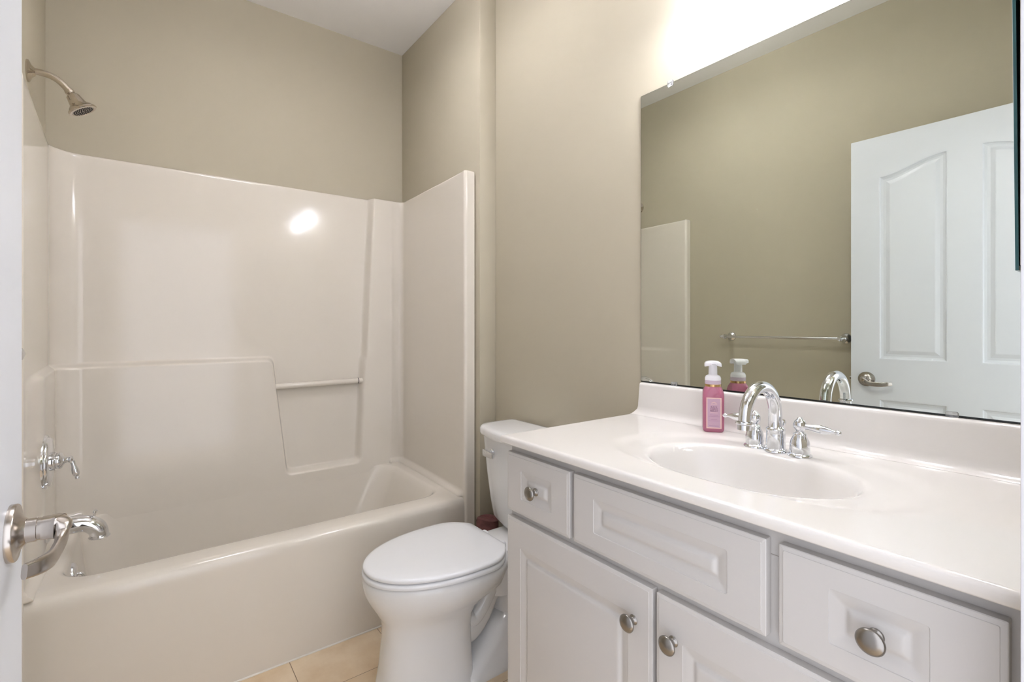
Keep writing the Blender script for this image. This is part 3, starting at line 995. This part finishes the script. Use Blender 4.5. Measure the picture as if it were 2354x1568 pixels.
def build_top():
    N = 240
    BX = 1.262                        # foot of the backsplash

    def rect_pt(a, x0, x1, y0, y1):
        dx, dy = cos(a), sin(a)
        t = 1e9
        if dx > 1e-9: t = min(t, (x1 - BCX) / dx)
        if dx < -1e-9: t = min(t, (x0 - BCX) / dx)
        if dy > 1e-9: t = min(t, (y1 - BCY) / dy)
        if dy < -1e-9: t = min(t, (y0 - BCY) / dy)
        return BCX + dx * t, BCY + dy * t
    angs = [2 * pi * k / N for k in range(N)]
    for cx, cy in ((CX0, CY0), (CX0, CY1), (CX1, CY0), (CX1, CY1)):
        a = math.atan2(cy - BCY, cx - BCX) % (2 * pi)
        i = min(range(len(angs)), key=lambda q: abs(angs[q] - a))
        angs[i] = a
    rs = []

    def rect_ring(ins, z, corner=False):
        out = []
        for a in angs:
            x, y = rect_pt(a, CX0, CX1, CY0, CY1)
            x = min(max(x, CX0 + ins), CX1)
            y = min(max(y, CY0), CY1 - ins)
            out.append((x, y, z))
        return out

    def dish(x, y):
        # shallow moulded oval that drops a few millimetres towards the bowl
        q = (abs((x - BCX) / (0.228 if x > BCX else 0.158)) ** 2.3 + abs((y - BCY) / 0.305) ** 2.3) ** (1 / 2.3)
        return -0.0036 * (1 - smooth01((q - 0.87) / 0.15))

    def oval(sx, sy, z, cx=BCX, rel=False):
        out = []
        for a in angs:
            c_, s_ = cos(a), sin(a)
            # keep the ray's direction so that rings stay aligned
            t = 1 / sqrt((c_ / sx) ** 2 + (s_ / sy) ** 2)
            x, y = BCX + c_ * t + (cx - BCX), BCY + s_ * t
            out.append((x, y, z + (dish(x, y) if rel else 0)))
        return out
    rs.append(rect_ring(0.010, CT0))
    rs.append(rect_ring(0.002, CT0 + 0.0004))
    rs.append(rect_ring(0.0, CT0 + 0.003))
    rs.append(rect_ring(0.0, CT1 - 0.0065))
    rs.append(rect_ring(0.0009, CT1 - 0.0036))
    rs.append(rect_ring(0.0030, CT1 - 0.0011))
    rs.append(rect_ring(0.0065, CT1 - 0.0001))
    rs.append(rect_ring(0.010, CT1))
    outer = rs[-1]
    bowl0 = oval(0.1545, 0.215, CT1, rel=True)
    K = 30
    for k in range(1, K):
        t = k / K
        row = []
        for p, q in zip(outer, bowl0):
            x, y = p[0] + (q[0] - p[0]) * t, p[1] + (q[1] - p[1]) * t
            row.append((x, y, CT1 + dish(x, y)))
        rs.append(row)
    rs.append(bowl0)
    B = CT1 - 0.0036
    for ins, z in ((0.005, 0.0012), (0.010, 0.0045), (0.0145, 0.0105), (0.0185, 0.020), (0.024, 0.036), (0.031, 0.056), (0.041, 0.080), (0.055, 0.102), (0.074, 0.120), (0.098, 0.131), (0.120, 0.1355), (0.132, 0.137)):
        rs.append(oval(0.1545 - ins * 1.0, 0.215 - ins * 1.22, B - z))
    MB().rings(rs, cap0=False, cap1=True).build('counter', M['marble'], top, smooth=60)
    # backsplash with a cove at its foot
    prof = [(BX - 0.026, CT1 + 0.0003), (BX - 0.016, CT1 + 0.0008), (BX - 0.009, CT1 + 0.0032), (BX - 0.004, CT1 + 0.008), (BX - 0.0012, CT1 + 0.015), (BX, CT1 + 0.024), (BX + 0.001, CT1 + 0.090), (BX + 0.0018, CT1 + 0.0945),
            (BX + 0.004, CT1 + 0.0975), (BX + 0.008, CT1 + 0.099), (XM - 0.001, CT1 + 0.099), (XM - 0.001, CT1 - 0.002), (BX - 0.02, CT1 - 0.002)]
    ends = []
    # left end: outline narrows at the top like the moulded end in the photograph
    for y in (CY0, 0.5, CY1 - 0.022, CY1 - 0.0225):
        pass
    rows = []
    for k, yk in enumerate((CY0, CY1)):
        row = []
        for x, z in prof:
            y = yk
            if k == 1:
                h = max(0.0, z - CT1) / 0.099
                y = CY1 - 0.0025 - 0.006 * smooth01(h * 1.0) - 0.012 * (smooth01(h * 5) if h < 0.2 else 1.0)
            row.append((x, y, z))
        rows.append(row)
    MB().rings(rows).build('backsplash', M['marble'], top, smooth=50)
    dr = MB()
    dz = B - 0.137
    dr.lathe([(-0.004, 0.021), (0.0015, 0.021), (0.0032, 0.018), (0.002, 0.014), (0.002, 0.0)], (BCX, BCY, dz), (0, 0, 1), 32)
    dr.build('drain', M['chrome'], top)


build_top()

# ------------------------------------------------------------------ faucet
FZ = CT1 - 0.0036
fa = thing('faucet', 'chrome gooseneck faucet with two lever handles behind the oval sink', 'faucet', (1.144, 0.525, FZ))
s = MB()
s.lathe([(0, 0.0245), (0.003, 0.0245), (0.0055, 0.0225), (0.007, 0.0205), (0.040, 0.0195), (0.046, 0.0190), (0.0485, 0.0205), (0.0515, 0.0200), (0.054, 0.0165), (0.058, 0.0140)], (1.144, 0.525, FZ), (0, 0, 1), 48)
s.build('base', M['chrome'], fa, smooth=45)
g = MB()
cxs, czs, rr = 1.0745, 0.989, 0.0675
gp = [(1.142, 0.525, FZ + 0.045), (1.143, 0.525, FZ + 0.06), (1.1425, 0.525, 0.978)]
for k in range(0, 25):
    a = radians(0 + 180 * k / 24)
    gp.append((cxs + rr * cos(a), 0.525, czs + rr * 1.0 * sin(a)))
gp.append((1.0055, 0.525, 0.984))
n = len(gp)
g.tube(gp, [lerpkeys([(0, 0.0150), (0.1, 0.0140), (0.5, 0.0135), (1, 0.0125)], k / (n - 1)) for k in range(n)], 32, upv=(0, 1, 0))
go = g.build('spout', M['chrome'], fa, smooth=60)
ae = MB()
ae.lathe([(0, 0.0128), (0.002, 0.0175), (0.005, 0.0180), (0.0065, 0.0165), (0.008, 0.0140), (0.018, 0.0140), (0.018, 0.011), (0.012, 0.0105), (0.012, 0)], (1.0055, 0.525, 0.990), (-0.06, 0, -1), 32)
ae.build('aerator', M['chrome'], go, smooth=40)
lr = MB()
lr.lathe([(0, 0.0035), (0.040, 0.0030), (0.050, 0.0030), (0.054, 0.0065), (0.062, 0.0085), (0.067, 0.0065), (0.069, 0)], (1.176, 0.525, FZ), (0, 0, 1), 20)
lr.build('lift_rod', M['chrome'], fa)
for hy, sg, hx in ((0.4735, -1, 1.143), (0.5745, 1, 1.148)):
    h = MB()
    h.lathe([(0, 0.0240), (0.003, 0.0240), (0.0055, 0.0220), (0.007, 0.0200), (0.026, 0.0195), (0.034, 0.0180), (0.041, 0.0145), (0.045, 0.0125), (0.046, 0.0135), (0.049, 0.0125), (0.0515, 0.0085), (0.054, 0.0075),
             (0.057, 0.0095), (0.062, 0.0125), (0.069, 0.0130), (0.076, 0.0105), (0.0795, 0.0065), (0.081, 0.0058), (0.084, 0.0035), (0.085, 0)], (hx, hy, FZ), (0, 0, 1), 44)
    ho_ = h.build('handle', M['chrome'], fa, smooth=45)
    l = MB()
    l.lathe([(0.008, 0.0062), (0.018, 0.0058), (0.028, 0.0075), (0.040, 0.0092), (0.050, 0.0085), (0.060, 0.0055), (0.066, 0.0036), (0.069, 0.0034), (0.0715, 0.0052), (0.0755, 0.0052), (0.079, 0.003), (0.080, 0)],
            (hx, hy, FZ + 0.066), (0, sg, -0.05), 24)
    l.build('lever', M['chrome'], ho_, smooth=50)


# ------------------------------------------------------------------ soap bottle
def build_soap():
    bx, by, bz = 1.214, 0.7195, CT1
    so = thing('soap_bottle', 'pink foaming hand soap bottle with white pump beside the faucet', 'soap bottle', (bx, by, bz))
    ang = math.atan2(-0.48, -0.88)      # direction of the label side
    ang += radians(8)
    fx, fy = cos(ang), sin(ang)          # front normal
    rx, ry = -fy, fx                     # sideways

    def P(sx, f, z):
        return (bx + rx * sx + fx * f, by + ry * sx + fy * f, bz + z * 1.035)

    def ring(w, d, z, r=0.010, ch=0.0):
        return [P(p[0], p[1], z) for p in rrect(-w / 2, w / 2, -d / 2, d / 2, r, 0, 6)]
    b = MB()
    b.rings([ring(0.046, 0.042, 0.0003, 0.010), ring(0.0505, 0.0465, 0.003, 0.011), ring(0.053, 0.049, 0.008, 0.011), ring(0.053, 0.049, 0.092, 0.011), ring(0.0525, 0.0485, 0.097, 0.012), ring(0.049, 0.046, 0.105, 0.014), ring(0.043, 0.042, 0.112, 0.018),
             ring(0.038, 0.038, 0.116, 0.0185)])
    b.build('bottle', M['soap'], so, smooth=40)
    gb = MB()
    gb.lathe([(0.1185, 0.0200), (0.1190, 0.0206), (0.1247, 0.0206), (0.1252, 0.0200)], (bx, by, bz), (0, 0, 1), 40)
    gb.build('gold_band', M['gold'], so)
    cl = MB()
    cl.lathe([(0.1252, 0.0200), (0.1268, 0.0203), (0.1294, 0.0203), (0.1297, 0.0197), (0.1304, 0.0203), (0.1330, 0.0203), (0.1333, 0.0197), (0.1340, 0.0203), (0.1356, 0.0203)], (bx, by, bz), (0, 0, 1), 40)
    cl.build('collar', M['collar'], so)
    p = MB()
    p.lathe([(0.1356, 0.0203), (0.1418, 0.0201), (0.1470, 0.0175), (0.1490, 0.0135), (0.1501, 0.0112), (0.1527, 0.0110), (0.1749, 0.0106), (0.1780, 0.011)], (bx, by, bz), (0, 0, 1), 40)
    # head: a T with drooping ends and a nozzle on the label side
    half = [(0.0, 0.1806), (0.006, 0.1804), (0.012, 0.1795), (0.017, 0.1776), (0.0200, 0.1745), (0.0208, 0.1710), (0.0208, 0.1655), (0.0168, 0.1662), (0.0155, 0.1690), (0.0125, 0.1708), (0.006, 0.1712), (0.0, 0.1712)]
    outl = half + [(-a, b) for a, b in half[-2:0:-1]]
    rs = []
    for f, kx, kz in ((-0.0155, 0.86, 0.80), (-0.0140, 0.96, 0.94), (-0.0105, 1.0, 1.0), (0.0100, 1.0, 1.0), (0.0135, 0.95, 0.95), (0.0165, 0.62, 0.80), (0.0250, 0.42, 0.62), (0.0265, 0.36, 0.5)):
        zc = 0.1762
        rs.append([P(a * kx, f, zc + (b - zc) * kz) for a, b in outl])
    p.rings(rs)
    p.build('pump', M['pump'], so, smooth=45)
    # label with a cream border
    lw0, lh0, lh1 = 0.0185, 0.010, 0.088
    e = MB()
    f0 = 0.0246
    e.add([P(-lw0, f0, lh0), P(lw0, f0, lh0), P(lw0, f0, lh1), P(-lw0, f0, lh1), P(-lw0, f0 - .0006, lh0), P(lw0, f0 - .0006, lh0), P(lw0, f0 - .0006, lh1), P(-lw0, f0 - .0006, lh1)],
          [(0, 1, 2, 3), (7, 6, 5, 4), (0, 4, 5, 1), (1, 5, 6, 2), (2, 6, 7, 3), (3, 7, 4, 0)])
    lo = e.build('label', M['labeledge'], so, smooth=0)
    a_, b0, b1, f1 = lw0 - 0.0026, lh0 + 0.0026, lh1 - 0.0026, f0 + 0.0003
    e = MB()
    e.add([P(-a_, f1, b0), P(a_, f1, b0), P(a_, f1, b1), P(-a_, f1, b1), P(-a_, f0, b0), P(a_, f0, b0), P(a_, f0, b1), P(-a_, f0, b1)],
          [(0, 1, 2, 3), (7, 6, 5, 4), (0, 4, 5, 1), (1, 5, 6, 2), (2, 6, 7, 3), (3, 7, 4, 0)])
    e.build('label_field', M['label'], lo, smooth=0)
    f2 = f1 + 0.0002

    # sideways direction as seen by a reader: their left is +sx or -sx?
    # reader looks along -front; their right is cross(view, up) = (-front) x z
    vx, vy = -fx, -fy
    right = (vy * 1.0, -vx * 1.0)
    sgn = 1.0 if right[0] * rx + right[1] * ry > 0 else -1.0

    def lettering(name, txt, size, z, m):
        cu = bpy.data.curves.new(name, 'FONT')
        cu.body = txt
        cu.size = size
        cu.align_x = 'CENTER'
        cu.align_y = 'CENTER'
        cu.extrude = 0.0001
        cu.offset = 0.0
        tmp = bpy.data.objects.new('tmp_text', cu)
        COL.objects.link(tmp)
        dg = bpy.context.evaluated_depsgraph_get()
        me = bpy.data.meshes.new_from_object(tmp.evaluated_get(dg))
        bpy.data.objects.remove(tmp, do_unlink=True)
        vs = [P(sgn * v.co.x, f2 + v.co.z, z + v.co.y) for v in me.vertices]
        fs = [tuple(p.vertices) for p in me.polygons]
        bpy.data.meshes.remove(me)
        return MB().add(vs, fs).build(name, m, lo, smooth=0)
    lettering('lettering', 'BLACK', 0.0052, 0.0645, M['ink'])
    lettering('lettering', 'CHERRY', 0.0052, 0.0594, M['ink'])
    lettering('lettering', 'MERLOT', 0.0052, 0.0543, M['ink'])

    def strip(name, w, z, h, m):
        q = MB()
        q.add([P(-w, f2, z), P(w, f2, z), P(w, f2, z + h), P(-w, f2, z + h), P(-w, f1, z), P(w, f1, z), P(w, f1, z + h), P(-w, f1, z + h)],
              [(0, 1, 2, 3), (7, 6, 5, 4), (0, 4, 5, 1), (1, 5, 6, 2), (2, 6, 7, 3), (3, 7, 4, 0)])
        q.build(name, m, lo, smooth=0)
    strip('rule', 0.009, 0.0500, 0.0005, M['labeledge'])
    strip('rule', 0.010, 0.0440, 0.0007, M['softink'])
    strip('rule', 0.0135, 0.0405, 0.0005, M['softink'])
    strip('rule', 0.008, 0.0325, 0.0006, M['softink'])
    strip('rule', 0.0135, 0.0295, 0.0005, M['softink'])
    strip('rule', 0.0115, 0.0165, 0.0008, M['softink'])
    # small gable emblem at the label's head
    em = MB()
    for w, z0, t in ((0.0072, 0.0738, 0.0011), (0.0045, 0.0738, 0.0009)):
        hgt = w * 0.62
        for sd in (-1, 1):
            em.add([P(sd * w, f2, z0), P(sd * (w - t * 1.8), f2, z0), P(0, f2, z0 + hgt - t), P(0, f2, z0 + hgt)], [(0, 1, 2, 3)])
    em.add([P(-0.0075, f2, 0.0705), P(0.0075, f2, 0.0705), P(0.0075, f2, 0.0713), P(-0.0075, f2, 0.0713)], [(0, 1, 2, 3)])
    em.build('emblem', M['labeledge'], lo, smooth=0)


build_soap()

# ------------------------------------------------------------------ wall mirror
MY0, MY1, MZ0, MZ1 = YW + 0.014, 1.0075, 1.0102, 1.928
mi = thing('wall_mirror', 'large frameless wall mirror above the vanity backsplash', 'mirror', (XM, (MY0 + MY1) / 2, MZ0))
g = MB()
g.box(XM - 0.0061, XM - 0.001, MY0, MY1, MZ0, MZ1)
g.build('backing', M['mirroredge'], mi, smooth=0)
g = MB()
g.box(XM - 0.0065, XM - 0.0060, MY0 + 0.0012, MY1 - 0.0012, MZ0 + 0.0034, MZ1 - 0.0012)
g.build('glass', M['mirror'], mi, smooth=0)


def clip(y, z, up, m):
    c = MB()
    s_ = 1 if up else -1
    rs = []
    for zz, w in ((-0.010, 0.0085), (-0.0075, 0.0105), (0.004, 0.0105), (0.007, 0.009)):
        rs.append([(XM - 0.0068, y - w, z + s_ * zz), (XM - 0.0068, y + w, z + s_ * zz), (XM - 0.0105, y + w * 0.85, z + s_ * zz), (XM - 0.0105, y - w * 0.85, z + s_ * zz)])
    c.rings(rs)
    c.box(XM - 0.0075, XM - 0.0008, y - 0.009, y + 0.009, z + s_ * 0.0012, z + s_ * 0.0065)
    c.lathe([(0, 0.004), (0.0016, 0.0035), (0.002, 0)], (XM - 0.0104, y, z + s_ * 0.001), (-1, 0, 0), 14)
    return c.build('clip', m, mi, smooth=30, bevel=0.0006)


clip(0.897, MZ1, True, M['clear'])
clip(0.24, MZ1, True, M['clear'])
clip(0.883, MZ0, False, M['clear'])
clip(0.2485, MZ0, False, M['clear'])

# ------------------------------------------------------------------ medicine cabinet on the door wall
MCX0, MCX1, MCZ0, MCZ1 = 0.780, 1.185, 1.252, 1.865
mc = thing('medicine_cabinet', 'mirrored medicine cabinet with teal glass edge on the wall beside doorway', 'cabinet', ((MCX0 + MCX1) / 2, YW, MCZ0))
MB().box(MCX0 + 0.0008, MCX1 - 0.0008, YW + 0.0005, YW + 0.0143, MCZ0 + 0.006, MCZ1 - 0.006).build('body', M['steel'], mc, smooth=0)
g = MB()


def mcy(z):
    return YW + 0.0152 + 0.0042 * (z - MCZ0) / 0.306 * 0.55


vs = []
for x in (MCX0, MCX1):
    for k in (0, 0.0028):
        for z in (MCZ0, MCZ1):
            vs.append((x, mcy(z) + k, z))
g.add(vs, [(0, 1, 3, 2), (4, 6, 7, 5), (0, 4, 5, 1), (2, 3, 7, 6), (0, 2, 6, 4), (1, 5, 7, 3)])
dr = g.build('door', M['glassedge'], mc, smooth=0, label='mirror door with teal glass edge')
g = MB()
vs = []
for x in (MCX0 + 0.0012, MCX1 - 0.0012):
    for k in (0.0028, 0.0032):
        for z in (MCZ0 + 0.0012, MCZ1 - 0.0012):
            vs.append((x, mcy(z) + k, z))
g.add(vs, [(0, 1, 3, 2), (4, 6, 7, 5), (0, 4, 5, 1), (2, 3, 7, 6), (0, 2, 6, 4), (1, 5, 7, 3)])
g.build('glass', M['mirror'], dr, smooth=0)

# ------------------------------------------------------------------ vanity light above the mirror
VLZ = 2.235
vl_ = thing('vanity_light', 'three-shade vanity light on the wall above the mirror', 'light fixture', (XM, 0.52, VLZ))
g = MB()
rs = []
for x, ins in ((XM - 0.001, 0.0), (XM - 0.014, 0.0), (XM - 0.020, 0.006)):
    rs.append([(x, p[0], p[1]) for p in rrect(0.53 - 0.29 + ins, 0.53 + 0.29 - ins, VLZ - 0.05 + ins, VLZ + 0.05 - ins, 0.03, 0)])
g.rings(rs)
g.build('backplate', M['nickel'], vl_, smooth=40)
for k in (-1, 0, 1):
    y = 0.53 + 0.215 * k
    g = MB()
    g.tube(catmull([(XM - 0.015, y, VLZ), (XM - 0.06, y, VLZ + 0.005), (XM - 0.10, y, VLZ + 0.03), (XM - 0.118, y, VLZ + 0.012), (XM - 0.12, y, VLZ - 0.01)], 8), 0.007, 14)
    g.lathe([(0, 0.008), (0.008, 0.021), (0.030, 0.023), (0.032, 0.018)], (XM - 0.12, y, VLZ - 0.004), (0, 0, -1), 28)
    a_ = g.build('arm', M['nickel'], vl_)
    g = MB()
    g.lathe([(0.020, 0.024), (0.030, 0.034), (0.050, 0.043), (0.075, 0.050), (0.100, 0.058), (0.112, 0.066), (0.1125, 0.064), (0.099, 0.055), (0.075, 0.047), (0.050, 0.040), (0.030, 0.031), (0.021, 0.021)], (XM - 0.12, y, VLZ), (0, 0, -1), 40)
    g.build('lamp_shade', M['shade'], a_, smooth=60)
    L = bpy.data.lights.new('bulb_light', 'POINT')
    L.energy = BULB_W
    L.color = (0.86, 0.89, 1.0)
    L.shadow_soft_size = 0.03
    lo = bpy.data.objects.new('bulb_light', L)
    COL.objects.link(lo)
    lo.location = (XM - 0.12, y, VLZ - 0.118)

# added fill light under the ceiling, out of view, to even out brightness
CLX, CLY = 0.50, 1.45
cl_ = thing('added_fill_light', 'added unseen fill light, a round white glass bowl close below the ceiling', 'light fixture', (CLX, CLY, ZC))
g = MB()
g.lathe([(0.0005, 0.065), (0.012, 0.065), (0.022, 0.050), (0.024, 0.009), (0.235, 0.009), (0.238, 0.016), (0.246, 0.014), (0.252, 0.0)], (CLX, CLY, ZC), (0, 0, -1), 48)
g.build('fill_canopy', M['nickel'], cl_)
g = MB()
g.lathe([(0.150, 0.165), (0.160, 0.160), (0.185, 0.135), (0.210, 0.095), (0.226, 0.050), (0.233, 0.012), (0.231, 0.010), (0.222, 0.048), (0.206, 0.092), (0.181, 0.131), (0.157, 0.156), (0.150, 0.161)], (CLX, CLY, ZC), (0, 0, -1), 48)
g.build('fill_bowl', mat('fill_bowl_glow', (250, 248, 244), 0.4, noise=0.01, nscale=9, emit=(240, 242, 255), estr=FILL_W), cl_, smooth=60)

for o in bpy.data.objects:
    if '_base' in o:
        del o['_base']
